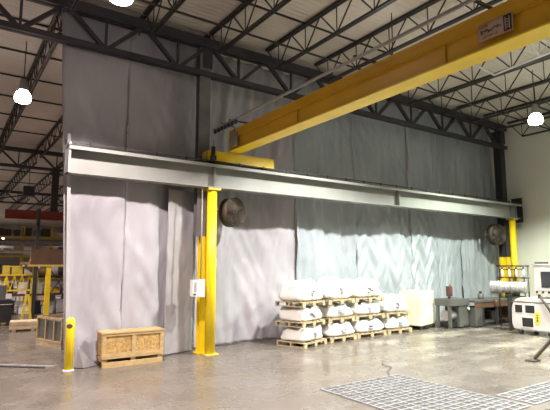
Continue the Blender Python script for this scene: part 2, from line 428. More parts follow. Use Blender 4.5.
# bollard
t = thing('bollard', 'short yellow steel bollard at the left foot of the curtain', 'bollard', (2.14, 10.2, 0))
MB().lathe([(0.083,0),(0.083,0.90),(0.078,0.945),(0.055,0.985),(0.02,1.0)], 24).build('pipe', 'yellow', t)
MB().lathe([(0.11,0),(0.10,0.010),(0.085,0.014)], 24).build('grout_ring', 'white_paint', t)
mb = MB(); bm = mb.bm
vs = []
for k in range(9):
    a = R(205 + k*10); hz = 0.045*math.sqrt(max(0.05, 1-((k-4)/4.2)**2))
    vs.append((a, hz))
lo = [bm.verts.new((0.086*math.cos(a), 0.086*math.sin(a), 0.84-h)) for a, h in vs]; hi = [bm.verts.new((0.086*math.cos(a), 0.086*math.sin(a), 0.84+h)) for a, h in vs]
for k in range(8): bm.faces.new((lo[k], lo[k+1], hi[k+1], hi[k]))
mb.build('dark_sticker', 'rust', t)

# ------------------------------------------------------------------ overhead bridge crane
GX0, GX1, GZ0, GZ1 = 5.50, 5.84, 4.74, 5.24
t = thing('bridge_girder', 'long yellow overhead crane girder crossing the picture from upper right', 'crane girder', (0, 0, 0))
YA, YE = -8.5, 9.98
MB().box(GX0, GX1, YA, YE, GZ0, GZ0+0.022).build('bottom_flange', 'yellow', t)
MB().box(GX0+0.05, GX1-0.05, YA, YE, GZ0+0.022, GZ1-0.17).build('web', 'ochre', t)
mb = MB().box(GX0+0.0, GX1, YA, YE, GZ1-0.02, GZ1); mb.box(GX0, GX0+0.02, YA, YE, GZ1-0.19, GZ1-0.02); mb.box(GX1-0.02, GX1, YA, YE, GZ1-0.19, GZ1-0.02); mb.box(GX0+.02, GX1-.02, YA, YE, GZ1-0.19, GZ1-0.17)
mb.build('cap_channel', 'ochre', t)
pl = MB().box(GX0-0.01, GX1+0.01, YE, YE+0.02, GZ0-0.02, GZ1+0.02).build('end_plate', 'yellow_dull', t)
for y in (3.9, 7.3): MB().box(GX0+0.02, GX0+0.05, y, y+0.012, GZ0+0.022, GZ1-0.19).build('splice_rib', 'ochre', t)
# capacity plate with worn lettering, and the dark hoist plate beside it
t = thing('capacity_sign', 'worn pale plate with faded lettering and a dark block, on the yellow girder', 'sign', (5.488, 3.37, 4.845))
MB().box(-0.006, 0.006, -0.46, 0, 0, 0.225).build('plate', 'sign', t)
def strokes(name, m, y0, y1, z, h, seed, w=0.010):
    rnd = random.Random(seed); mb = MB(); y = y0; pts = []
    while y > y1:
        pts.append((-0.009, y, z + rnd.uniform(-h, h))); y -= rnd.uniform(0.007, 0.014)
    for a, b in zip(pts, pts[1:]): mb.bar(a, b, 0.004, w, (1,0,0))
    mb.build(name, m, t)
strokes('red_lettering', 'sign_red', -0.02, -0.15, 0.183, 0.014, 1, 0.014)
strokes('script_lettering', 'sign_ink', -0.04, -0.32, 0.112, 0.032, 2, 0.018)
strokes('lower_lettering', 'sign_red', -0.06, -0.27, 0.040, 0.013, 3, 0.010)
MB().box(-0.012, -0.006, -0.445, -0.345, 0.012, 0.213).build('dark_plate', 'black', t)
mb = MB()
for y in (-0.370, -0.42): mb.box(-0.015, -0.012, y-0.006, y+0.006, 0.03, 0.19)
for z in (0.055, 0.085, 0.12, 0.15): mb.box(-0.015, -0.012, -0.408, -0.382, z-0.005, z+0.005)
mb.build('dark_plate_marks', 'sign', t)

t = thing('end_truck', 'yellow crane end carriage riding on the runway beam rail', 'end carriage', (4.98, YB, 4.45))
MB().box(0.0, 1.88, -0.13, -0.115, 0.03, 0.25).build('side_plate', 'yellow', t)
MB().box(0.0, 1.88, 0.115, 0.13, 0.03, 0.25).build('side_plate', 'yellow', t)
MB().box(0.0, 1.88, -0.145, 0.145, 0.25, 0.27).build('top_plate', 'yellow', t)
for x in (0.18, 1.68): MB().tube([(x,-0.07,0.085),(x,0.07,0.085)], 0.085, 20).build('wheel', 'steel_dark', t)
for x in (-0.03, 1.90): MB().box(x-0.02, x+0.02, -0.09, 0.09, 0.05, 0.22, 0.008).build('bumper', 'yellow_dull', t)
t = thing('drive_motor', 'small dark crane drive motor at the left end of the yellow end carriage', 'motor', (5.08, 10.0, 4.50))
MB().tube([(0,0,0.02),(0,0,0.30)], 0.05, 14).build('motor_body', 'black', t)
MB().box(-0.06, 0.06, -0.06, 0.05, -0.02, 0.08, 0.01).build('gearbox', 'steel_dark', t)
MB().tube([(0,0,0.30),(0,0,0.46)], 0.012, 8).build('cable_stub', 'conduit', t)
# festoon track along the girder
t = thing('festoon_track', 'thin dark festoon track with brackets running along the left side of the yellow girder', 'cable track', (0,0,0))
MB().box(5.06, 5.10, -8.4, 10.0, 5.19, 5.23).build('track', 'conduit', t)
MB().tube([(5.16, -8.4, 5.27), (5.16, 9.2, 5.27)], 0.014, 8).build('guide_wire', 'conduit', t)
for k in range(9):
    y = 9.2 - 2.0*k
    MB().bar((5.05, y, 5.245), (5.56, y, 5.255), 0.04, 0.03).build('bracket', 'steel_dark', t)
rnd = random.Random(3)
for k in range(7):
    y = 9.9 - k*0.16
    MB().box(5.065, 5.095, y-0.04, y+0.05, 5.10, 5.19).build('trolley', 'black', t)
t = thing('girder_control_box', 'small grey box on the far end of the yellow girder', 'control box', (5.42, 9.66, 4.80))
MB().box(-0.0, 0.07, -0.10, 0.10, 0, 0.34, 0.008).build('cabinet', 'box_grey', t)
MB().tube([(0.03,0,0.34),(0.03,0,0.46),(-0.30,0.02,0.50)], 0.012, 8).build('cable', 'black', t)

# ------------------------------------------------------------------ conduits under the roof
for j, (x, z) in enumerate(((9.35, 7.02),(9.55, 7.02))):
    tag(MB().tube([(x, -8.5, z), (x, 10.2, z)], 0.022, 8).build('roof_conduit', 'conduit'),
        '%s of two pale conduits strapped under the roof joists' % ('left' if j == 0 else 'right'), 'conduit', 'roof conduits')

t = thing('white_pipe', 'bent white pipe along a roof joist at upper right, bright beside the lamp', 'pipe', (0, 0, 0))
MB().tube([(10.75, 6.78, 7.10), (11.74, 6.82, 7.04), (11.62, 6.0, 7.04), (11.50, 4.4, 7.04)], 0.030, 8).build('pipe_run', 'white_paint', t)
for dx_, dy_ in ((-0.35, 0.25), (0.0, -0.05), (0.3, -0.3)): MB().bar((11.56, 5.55, 7.05), (11.56+dx_, 5.55+dy_, 7.6), 0.025, 0.025).build('lit_web_rod', 'white_paint', t)  # white rods stand in for joist web members lit by the lamp

# ------------------------------------------------------------------ high-bay lamps
COL_W = (1.0, 0.87, 0.84); COL_N = (0.98, 0.96, 0.90); COL_G = (0.92, 1.0, 0.87)
def lamp_proto(label, loc, col, power, group='high-bay lamps'):
    t = thing('high_bay_lamp', label, 'lamp', loc, 0, group)
    MB().lathe([(0.06,0.42),(0.09,0.36),(0.10,0.20),(0.11,0.14),(0.12,0.12)], 20).build('ballast_housing', 'conduit', t)
    gm = bpy.data.materials.get('globe_%.2f' % col[2]) or mat('globe_%.2f' % col[2], (1,1,1), 0.3, emit=col, estr=GLOBE)
    MB().lathe([(0.10,0.12),(0.15,0.07),(0.19,-0.02),(0.20,-0.10),(0.17,-0.17),(0.10,-0.20)], 24).build('glass_globe', gm, t)
    MB().tube([(0,0,0.42),(0,0,1.45)], 0.012, 8).build('hanger_rod', 'steel_dark', t)
    l = bpy.data.lights.new('lamp_beam', 'SPOT'); l.energy = power; l.color = col
    l.spot_size = R(140); l.spot_blend = 0.32; l.shadow_soft_size = 0.14
    o = bpy.data.objects.new('lamp_beam', l); C.objects.link(o); o.parent = t; o.location = (0,0,-0.24)
    return t
GLOBE = 22
P = 2400
lamps = [
 ((2.0, 7.2, 6.3), COL_W, P, 'high-bay lamp over the floor left of the crane girder, nearest the curtain'),
 ((8.0, 7.0, 6.25), COL_N, P*1.35, 'high-bay lamp just behind the middle of the yellow crane girder'),
 ((14.0, 6.95, 6.3), COL_G, P*1.35, 'round glowing high-bay lamp near the right edge by the white wall'),
 ((11.45, 4.15, 6.62), COL_G, P*0.9, 'high-bay lamp beside the brightly lit joist at upper right'),
 ((2.0, 0.2, 6.3), COL_W, P, 'high-bay lamp overhead at left near the camera'),
 ((8.0, 0.2, 6.3), COL_N, P, 'high-bay lamp overhead in the near middle'),
 ((14.8, -1.2, 6.3), COL_G, P, 'high-bay lamp near the white wall on the camera side'),
 ((1.37, 13.35, 6.31), COL_W, P*0.8, 'bright round high-bay lamp hanging at upper left beyond the curtain edge'),
 ((-4.0, 8, 6.3), COL_W, P, 'high-bay lamp over the left aisle beside the curtain line'),
 ((-3.0, 20.7, 6.3), COL_W, P*1.9, 'added off-view fill lamp over the left aisle in the second bay'),  # out-of-view lamps, here and below, added to light the background bays
 ((9.0, 22, 6.3), COL_W, P*1.9, 'added fill lamp hidden behind the curtain in the second bay'),
 ((-3.0, 34, 6.3), COL_W, P*1.9, 'added off-view fill lamp over the left aisle in the third bay'),
 ((10.5, 36, 6.3), COL_W, P*1.9, 'added fill lamp hidden behind the curtain in the third bay'),
 ((-3.0, 48, 6.3), COL_W, P*2, 'added off-view fill lamp over the left aisle in the fourth bay'),  # two more added lamps, brightening the farthest ceiling
 ((14.0, 50, 6.3), COL_W, P*2, 'added fill lamp hidden behind the curtain in the fourth bay'),
 ((6.95, 63, 5.95), COL_W, P, 'tiny far lamp glowing low at left above the racks'),
 ((6.05, 70, 5.4), COL_W, P, 'tiny far lamp glowing at the left edge of the photo'),
]
for loc, col, p, lab in lamps: lamp_proto(lab, loc, col, p)

# ------------------------------------------------------------------ wall fans
def fan(loc, rz, label, r=0.36):
    t = thing('wall_fan', label, 'fan', loc, rz, 'round wall fans')
    ax = (0, -1, 0); g = MB(); d = 0.17
    for y in (-d, d):
        for k in range(1, 12): g.ring((0, y*(1 - 0.25*(k/11)**3), 0), ax, r*k/11, 0.006, 30, 4)
        for k in range(28):
            a = 2*PI*k/28
            g.bar((0.05*math.cos(a), y, 0.05*math.sin(a)), (r*math.cos(a), y*0.75, r*math.sin(a)), 0.007, 0.007, (0,1,0))
    g.build('cage', 'olive', t)
    h = MB(); n = 36
    a_ = [h.bm.verts.new((r*math.cos(2*PI*k/n), -d*0.72, r*math.sin(2*PI*k/n))) for k in range(n)]
    b_ = [h.bm.verts.new((r*math.cos(2*PI*k/n), d*0.72, r*math.sin(2*PI*k/n))) for k in range(n)]
    for k in range(n): h.bm.faces.new((a_[k], a_[(k+1)%n], b_[(k+1)%n], b_[k])).smooth = True
    o = h.build('drum', 'olive', t); md = o.modifiers.new('Solidify','SOLIDIFY'); md.thickness = 0.012
    for k in range(4):
        m = MB(); a = PI/4 + k*PI/2
        ca, sa = math.cos(a), math.sin(a)
        def q(rr, w, y): return (rr*ca - w*sa, y, rr*sa + w*ca)
        top = [q(0.06,-0.04,-0.03), q(r*0.9,-0.11,-0.07), q(r*0.92,0.10,0.05), q(0.06,0.04,0.03)]
        v = [m.bm.verts.new(p) for p in top]; w_ = [m.bm.verts.new((p[0],p[1]+0.012,p[2])) for p in top]
        m.bm.faces.new(v); m.bm.faces.new(w_[::-1])
        for i in range(4): m.bm.faces.new((v[i], v[(i+1)%4], w_[(i+1)%4], w_[i]))
        m.build('blade', 'brown', t)
    MB().tube([(0,-0.09,0),(0,0.15,0)], 0.075, 16).build('motor', 'black', t)
    m = MB(); m.bar((-r*0.9, 0.14, 0.0), (r*0.9, 0.14, 0.0), 0.03, 0.03); m.bar((-r, 0.1, 0), (-r-0.10, 0.16, 0.0), 0.05, 0.05); m.bar((-r-0.10,0.16,-0.2),(-r-0.10,0.16,0.2),0.04,0.04)
    m.build('mounting_bracket', 'steel_dark', t)
    return t
fan((5.88, 10.48, 3.33), R(20), 'dark round caged wall fan just right of the nearer yellow post', 0.36)
fan((17.50, 10.48, 3.20), R(-8), 'dark round caged wall fan left of the farther yellow post', 0.40)

# switch box on the column
t = thing('switch_box', 'pale grey electrical switch box on the left side of the yellow post', 'switch box', (4.78, 10.08, 1.30))
MB().box(-0.14, 0.02, -0.06, 0.10, 0.02, 0.39, 0.008).build('enclosure', 'white_paint', t)
MB().box(-0.115, -0.05, -0.068, -0.058, 0.12, 0.34).build('cover_window', 'box_grey', t)
MB().box(-0.13, -0.06, -0.07, -0.06, 0.05, 0.09).build('switch_handle', 'rust', t)
MB().box(0.025, 0.17, -0.03, 0.12, 0.0, 0.40, 0.006).build('side_enclosure', 'light_grey', t)
MB().tube([(0.10,0.05,0.40),(0.10,0.05,2.5)], 0.014, 8).build('conduit_riser', 'conduit', t)

# ------------------------------------------------------------------ wooden crate
t = thing('wooden_crate', 'low plywood crate with timber frame on skids before the left curtain', 'crate', (2.70, 9.98, 0), R(-1.0))
W_, D_, H0, H1 = 1.27, 0.46, 0.20, 0.655
MB().box(0.02, W_-0.02, 0.02, 0.032, H0+0.02, H1).build('front_panel', 'osb', t)
MB().box(0.02, W_-0.02, D_-0.032, D_-0.02, H0+0.02, H1).build('back_panel', 'osb', t)
MB().box(0.008, 0.02, 0.02, D_-0.02, H0+0.02, H1).build('side_panel', 'osb', t)
MB().box(W_-0.02, W_-0.008, 0.02, D_-0.02, H0+0.02, H1).build('side_panel', 'osb', t)
MB().box(-0.015, W_+0.015, -0.015, D_+0.0, H1, H1+0.025).build('lid', 'wood', t)
for x in (0.0, W_/2-0.04, W_-0.08): MB().box(x, x+0.08, 0.0, 0.02, H0+0.07, H1-0.05).build('upright_batten', 'wood', t)
MB().box(0, W_, -0.002, 0.02, H0, H0+0.07).build('bottom_batten', 'wood', t)
MB().box(0, W_, -0.002, 0.02, H1-0.05, H1).build('top_batten', 'wood', t)
MB().box(-0.005, 0.008, 0.0, 0.07, H0, H1).build('corner_batten', 'wood', t)
for y in (0.0, D_-0.10): MB().box(0.02, W_-0.02, y, y+0.09, 0, 0.10).build('skid', 'wood', t)
MB().box(0, W_, 0.0, D_, H0-0.035, H0).build('base_board', 'wood', t)
for x in (0.02, W_/2-0.05, W_-0.12): MB().box(x, x+0.10, 0.03, D_-0.03, 0.10, H0-0.035).build('cross_bearer', 'wood', t)

# ------------------------------------------------------------------ pallets and bags
def pallet(w, d, loc, rz, label, m='wood_pale'):
    t = thing('wooden_pallet', label, 'pallet', loc, rz, 'wooden pallets under the white bags')
    mb = MB(); n = 7
    for k in range(n):
        x = -w/2 + k*(w-0.10)/(n-1); mb.box(x, x+0.10, -d/2, d/2, 0.105, 0.125)
    mb.build('top_deck', m, t)
    for x in (-w/2, -0.05, w/2-0.10): MB().box(x, x+0.10, -d/2, d/2, 0, 0.018).build('bottom_board', m, t)
    for y in (-d/2, -0.02, d/2-0.04):
        mb = MB()
        for x in (-w/2, -0.06, w/2-0.12): mb.box(x, x+0.12, y, y+0.04, 0.018, 0.085)
        mb.box(-w/2, w/2, y, y+0.04, 0.085, 0.105)
        mb.build('stringer', m, t)
    return t
def bag(w, d, h, loc, rz, label, seed, peak=0.0, mark=True, cap=9):
    t = thing('bulk_bag', label, 'bag', loc, rz, 'white bulk bags on pallets')
    mb = MB(); bm = mb.bm; nu, nv = 44, 22
    def surf(iu, iv):
        th = 2*PI*iu/nu; ph = PI*iv/nv - PI/2
        ex, ez = 0.34, 0.36
        sg = lambda v, e: math.copysign(abs(v)**e, v)
        x = w/2*sg(math.cos(th), ex)*abs(math.cos(ph))**ez
        y = d/2*sg(math.sin(th), ex)*abs(math.cos(ph))**ez
        z = h/2 + h/2*sg(math.sin(ph), ez)
        p = Vector((x*3.2+seed*3.3, y*3.2, z*4.5))
        f = noise.fractal(p, 0.9, 2.0, 4)
        k = 1 + 0.13*f
        tp_ = (1 - 0.22*max(0, z/h - 0.25)**1.3)
        x *= tp_; y *= tp_
        zt = max(0, z/h - 0.45)
        lump = noise.noise(Vector((x*5+seed*5, y*5, seed)))
        z2 = z + zt*(0.34*lump + peak*math.exp(-(x*x+y*y)/(0.10*w*w))) * 1.0
        return (x*k*(1-0.06*zt*4*abs(lump)), y*k, min(cap + 0.002*f, max(0.001, z2 + 0.015*f)))
    rows = [[bm.verts.new(surf(i, j)) for i in range(nu)] for j in range(1, nv)]
    b0 = bm.verts.new((0,0,0.001)); tp = surf(0, nv); t1 = bm.verts.new((0,0,tp[2]))
    for r0, r1 in zip(rows, rows[1:]):
        for i in range(nu): bm.faces.new((r0[i], r0[(i+1)%nu], r1[(i+1)%nu], r1[i])).smooth = True
    for i in range(nu):
        bm.faces.new((b0, rows[0][(i+1)%nu], rows[0][i])); bm.faces.new((t1, rows[-1][i], rows[-1][(i+1)%nu])).smooth = True
    mb.build('sack', 'bag', t)
    rnd = random.Random(seed)
    for sx in (-1, 1):           # lifting loops / tied ears on the top corners
        x = sx*w*0.34; y = -d*0.25; z = h*0.93
        up_ = 1.0 if cap > 1 else 0.25
        pts = [(x-0.05, y, z-0.05), (x-0.04, y-0.01, z+0.03*up_), (x, y-0.02, z+(0.06+0.02*rnd.random())*up_), (x+0.045, y, z+0.02*up_), (x+0.05, y, z-0.06)]
        MB().tube(pts, 0.014, 6).build('lifting_loop', 'bag', t)
    if mark:
        mb = MB()
        for k in range(3):
            ww = rnd.uniform(0.04, 0.10); zz = h*(0.62-0.12*k); xx = rnd.uniform(-0.08, 0.08)
            mb.box(xx-ww, xx+ww, -d/2-0.052, -d/2+0.02, zz-0.008, zz+0.008)
        mb.build('printed_mark', 'bag_mark', t)
    return t
stacks = [ # cx, cy, width, depth, rot, levels
 (7.76, 10.10, 1.03, 0.86, R(18), 3, 'left'),
 (8.99, 10.25, 1.02, 0.72, R(5), 3, 'second'),
 (10.23, 10.39, 1.22, 0.70, R(3), 3, 'third'),
 (11.50, 10.45, 1.02, 0.70, R(-2), 2, 'right'),
]
nm = {0: 'bottom', 1: 'middle', 2: 'top'}; seed = 10
for cx, cy, w, d, rz, lv, who in stacks:
    where = {'left': 'leftmost stack', 'second': 'second stack from the left', 'third': 'third stack from the left', 'right': 'short rightmost stack'}[who]
    for l in range(lv):
        z = l*0.492; seed += 1
        lvl = nm[l] if lv == 3 else ('bottom' if l == 0 else 'top')
        off = [(0,0),(-0.03,0.02),(-0.05,-0.01)][l]
        pallet(w, d, (cx+off[0], cy+off[1], z), rz, 'pale wooden pallet at the %s of the %s of white bags' % (lvl, where))
        hh = 0.338 if l < lv-1 else (0.45 if who != 'second' else 0.49)
        bag(w*0.97, d*0.95, hh, (cx+off[0], cy+off[1], z+0.126), rz, 'white bulk bag on the %s pallet of the %s' % (lvl, where), seed, 0.0 if l < lv-1 else 0.10, True, 0.352 if l < lv-1 else 9)

# cream tote
t = pallet(1.05, 0.74, (12.91, 10.63, 0), R(15), 'dark low pallet under the cream bulk tote', 'olive'); t['group'] = 'pallet under the tote'
t = thing('bulk_tote', 'square cream bulk tote with lifting loops, right of the white bag stacks', 'tote', (12.91, 10.63, 0.126), R(15))
mb = MB().box(-0.52, 0.52, -0.37, 0.36, 0, 1.07, 0.03)
bmesh.ops.subdivide_edges(mb.bm, edges=mb.bm.edges[:], cuts=3, use_grid_fill=True)
for v in mb.bm.verts:
    n_ = noise.noise(v.co*2.2)*0.03; v.co.x += n_; v.co.y += n_; v.co.x *= 1 - 0.05*(v.co.z/1.1)
mb.build('body', 'tote', t)
for x, y in ((-0.42,-0.27),(0.42,-0.27),(-0.45,0.2),(0.45,0.2)):
    MB().tube([(x-0.07,y,1.07),(x-0.05,y,1.18),(x,y,1.22),(x+0.05,y,1.18),(x+0.07,y,1.07)], 0.018, 6).build('lifting_loop', 'bag', t)

# ------------------------------------------------------------------ saw table (grey) and workbench
t = thing('saw_table', 'grey machine table with a cabinet base, left of the long workbench', 'machine', (13.42, 9.72, 0))
MB().box(0.0, 1.02, 0, 0.6, 0.72, 0.94, 0.01).build('table_bed', 'grey_paint', t)
MB().box(0.50, 0.98, 0.03, 0.57, 0.04, 0.72, 0.01).build('cabinet', 'grey_paint', t)
MB().box(0.70, 1.0, 0.02, 0.05, 0, 0.08).build('kick_slot', 'black', t)
MB().box(0.02, 0.10, 0.03, 0.12, 0, 0.72).build('leg', 'grey_paint', t)
MB().box(0.02, 0.10, 0.48, 0.57, 0, 0.72).build('leg', 'grey_paint', t)
MB().tube([(0.12,0.3,0.40),(0.50,0.3,0.40)], 0.17, 18).build('motor', 'box_grey', t)
MB().box(0.12, 0.50, 0.12, 0.5, 0.02, 0.20, 0.02).build('sump', 'black', t)
MB().tube([(0.95,-0.03,0.62),(0.95,0.0,0.62)], 0.05, 12).build('hand_wheel', 'light_grey', t)
t = thing('drill_head', 'dark red upright tool head on the grey machine table', 'tool head', (13.75, 9.98, 0.94))
MB().tube([(0,0,0),(0,0,0.36)], 0.045, 12).build('column', 'steel_dark', t)
MB().box(-0.07, 0.07, -0.09, 0.07, 0.08, 0.40, 0.02).build('head', 'rust', t)
MB().tube([(0,-0.05,0.36),(0,-0.05,0.46)], 0.05, 12, 0.02).build('cap', 'rust', t)
MB().tube([(-0.04,-0.12,0.22),(-0.22,-0.14,0.05)], 0.012, 6).build('lever', 'steel_dark', t)
t = thing('workbench', 'long dark workbench with an open knee space, left of the pale machine', 'workbench', (14.52, 9.55, 0))
MB().box(0, 2.75, 0, 0.75, 0.80, 0.87, 0.006).build('bench_top', 'grey_paint', t)
MB().box(0.02, 2.7, 0.02, 0.05, 0.62, 0.80).build('apron', 'brown', t)
MB().box(0.02, 0.42, 0.03, 0.72, 0.03, 0.62).build('end_panel', 'grey_paint', t)
MB().box(2.2, 2.70, 0.03, 0.72, 0.03, 0.62).build('drawer_box', 'brown', t)
MB().box(0.42, 2.2, 0.68, 0.72, 0.05, 0.62).build('back_panel', 'black', t)
for x in (0.46, 1.3, 2.1): MB().box(x, x+0.07, 0.04, 0.11, 0, 0.62).build('leg', 'steel_dark', t)
MB().box(0.5, 2.1, 0.1, 0.65, 0.16, 0.19).build('lower_shelf', 'steel_dark', t)
tag(MB().lathe([(0.10,0),(0.11,0.22),(0.06,0.24)], 16).build('round_bucket', 'light_grey', None, (15.15, 9.92, 0.192)), 'pale bucket on the lower shelf of the workbench', 'bucket')
tag(MB().box(0,0.36,0,0.3,0,0.26,0.02).build('parts_bin', 'olive', None, (15.75, 9.75, 0.192)), 'dark bin on the lower shelf of the workbench', 'bin')
t = thing('spray_bottle', 'small grey-green canister standing on the workbench top', 'canister', (15.30, 9.85, 0.87))
MB().lathe([(0.09,0),(0.10,0.03),(0.10,0.17),(0.05,0.21)], 16).build('body', 'grey_paint', t)
MB().lathe([(0.05,0.21),(0.05,0.26),(0.03,0.27)], 12).build('cap', 'black', t)
t = thing('bench_clamp', 'small orange and brown clamp on the front edge of the workbench', 'clamp', (15.62, 9.52, 0.74))
MB().box(-0.06, 0.06, -0.03, 0.03, -0.05, 0.10, 0.01).build('jaw', 'rust', t)
MB().tube([(0,-0.03,0.12),(0.0,-0.03,0.03)], 0.03, 10).build('screw', 'wood', t)

# wire rack against the curtain, beside yellow column
t = thing('wire_rack', 'dark metal frame rack in front of the right curtain end', 'rack', (16.75, 9.62, 0.87))
for x in (0, 1.0):
    for y in (0, 0.35): MB().box(x, x+0.03, y, y+0.03, 0, 1.02).build('upright', 'steel_dark', t)
for z in (0.0, 0.52, 0.99): MB().box(0, 1.03, 0, 0.38, z, z+0.03).build('shelf', 'steel_dark', t)
tag(MB().tube([(17.0,9.8,0.90),(17.0,9.8,1.36)], 0.14, 16).build('storage_drum', 'black'), 'black drum on the lower shelf of the dark frame rack', 'drum')
tag(MB().tube([(17.45,9.8,0.90),(17.45,9.8,1.30)], 0.13, 16).build('storage_drum', 'olive'), 'olive drum beside the black one in the dark frame rack', 'drum')

# silver duct roll
t = thing('silver_duct', 'crinkled silver duct lying level beside the pale machine', 'duct', (0,0,0))
mb = MB(); pts = []
A = Vector((14.66, 9.02, 1.33)); B = Vector((15.02, 8.06, 1.34)); n = 26
rings = []
d = (B-A).normalized(); x_ = d.cross(Vector((0,0,1))).normalized(); z_ = Vector((0,0,1))
for k in range(n+1):
    p = A + (B-A)*k/n; rr = (0.205 + (0.008 if k % 2 else -0.006)) * (1.0 if k < 9 else 0.86)
    rings.append([mb.bm.verts.new(p + x_*rr*math.cos(2*PI*i/20) + z_*rr*math.sin(2*PI*i/20)) for i in range(20)])
for a, b in zip(rings, rings[1:]):
    for i in range(20): mb.bm.faces.new((a[i], a[(i+1)%20], b[(i+1)%20], b[i]))
mb.bm.faces.new(rings[0]); mb.bm.faces.new(rings[-1])
mb.build('duct_body', 'silver', t)
mb = MB().ring(A - d*0.012, d, 0.19, 0.03, 20, 6); mb.build('end_collar', 'silver', t)
MB().box(14.72, 14.78, 8.5, 8.56, 0.0, 1.08).build('support_leg', 'steel_dark', t)
MB().box(14.60, 14.90, 8.5, 8.56, 1.08, 1.12).build('support_saddle', 'steel_dark', t)

# pale machine at right
t = thing('packaging_machine', 'pinkish white wheeled machine with dark openings at the right edge', 'machine', (14.20, 6.95, 0))
b = MB(); b.prism([(0.0,0.14),(1.15,0.14),(1.22,0.30),(1.20,0.80),(1.12,0.98),(1.0,1.06),(0.0,1.06)], 'x', 0.0, 1.1)
bmesh.ops.bevel(b.bm, geom=b.bm.edges[:], offset=0.03, segments=2, affect='EDGES'); b.build('lower_body', 'pink_white', t)
for (ya, yb, za, zb) in ((0.86,1.08,0.64,0.86),(0.50,0.77,0.64,0.86),(0.56,0.88,0.24,0.50)):
    fr = MB().box(-0.012, 0.004, ya-0.02, yb+0.02, za-0.02, zb+0.02).build('opening_trim', 'white_paint', t)
    MB().box(-0.018, -0.008, ya, yb, za, zb).build('opening', 'black', fr)
MB().box(-0.025, -0.01, 0.36, 0.50, 0.34, 0.68).build('warning_tag', 'tag_yellow', t)
mb = MB()
mb.box(-0.03, -0.025, 0.42, 0.44, 0.40, 0.62)
for z in (0.41, 0.46, 0.52, 0.60): mb.box(-0.031, -0.025, 0.385, 0.475, z-0.008, z+0.008)
mb.build('tag_print', 'black', t)
for x, y in ((0.12,1.0),(0.12,0.15),(0.95,1.0),(0.95,0.15)):
    w_ = MB().tube([(x-0.03,y,0.07),(x+0.03,y,0.07)], 0.07, 14).build('caster', 'black', t)
    MB().box(x-0.045, x+0.045, y-0.03, y+0.03, 0.08, 0.16).build('fork', 'steel_grey', w_)
MB().box(-0.01, 1.12, -0.02, 1.2, 0.93, 0.96).build('belt_line', 'grey_paint', t)
# upper control housing
u = MB().box(0.10, 1.0, -0.6, 0.52, 1.18, 2.02, 0.03).build('control_housing', 'pink_white', t)
MB().box(0.075, 0.10, -0.55, 0.40, 1.30, 1.92).build('window_frame', 'light_grey', u)
MB().box(0.065, 0.08, -0.48, 0.30, 1.38, 1.84).build('dark_window', 'dark_glass', u)
mb = MB()
for k in range(6): mb.box(0.085, 0.10, 0.42-k*0.17, 0.48-k*0.17, 1.22, 1.28)
mb.build('button_row', 'black', u)
MB().box(0.05, 1.05, -0.62, 0.56, 2.02, 2.06).build('top_shelf', 'light_grey', t)
MB().box(0.4, 0.9, -0.5, 0.1, 2.06, 2.16, 0.02).build('dark_cover', 'black', t)
MB().box(0.15, 0.35, 0.2, 0.5, 2.06, 2.12, 0.01).build('small_cover', 'grey_paint', t)
for x in (0.14, 0.9):
    for y in (-0.5, 0.4): MB().box(x, x+0.06, y, y+0.06, 1.06, 1.18).build('stanchion', 'steel_dark', t)
MB().tube([(-0.02,0.3,1.12),(-0.08,0.2,1.02),(-0.10,0.05,0.80),(-0.08,-0.08,0.52),(-0.04,-0.2,0.42)], 0.035, 10).build('hose', 'olive', t)
# valve frame behind, between yellow column and machine
t = thing('pipe_manifold', 'dark pipe frame with white valve bodies below the farther yellow post', 'pipework', (15.45, 8.50, 0))
for y in (-0.25, 0.35, 0.75): MB().tube([(0,y,0),(0,y,2.0)], 0.022, 8).build('standpipe', 'steel_dark', t)
MB().tube([(0,-0.3,2.0),(0,0.8,2.0)], 0.025, 8).build('header_pipe', 'steel_dark', t)
MB().tube([(0,-0.3,1.62),(0,0.8,1.62)], 0.02, 8).build('header_pipe', 'steel_dark', t)
for y in (-0.12, 0.12, 0.35, 0.6):
    v = MB().lathe([(0.02,-0.02),(0.04,0.02),(0.05,0.12),(0.03,0.20),(0.02,0.24)], 12, (-0.02,y,1.66)).build('valve_body', 'pink_white', t)
    MB().tube([(-0.02,y,1.9),(-0.02,y,2.0)], 0.03, 8).build('valve_knob', 'rust', v)

# tripod stand at the right edge
t = thing('floor_stand', 'rusty brown three-legged floor stand entering at the right edge', 'stand', (11.25, 5.02, 0))
top = (0, 0, 1.02)
for k, (fx, fy) in enumerate(((-0.80, 0.58), (0.75, 0.45), (0.05, -0.9))):
    l = MB().bar((fx*0.96, fy*0.96, 0.05), top, 0.055, 0.055).build('leg', 'olive', t)
    MB().box(fx-0.13, fx+0.13, fy-0.10, fy+0.10, 0, 0.035, 0.006).build('foot_plate', 'olive', l)
MB().tube([(0,0,0.98),(0,0,1.12)], 0.09, 14).build('head', 'steel_dark', t)

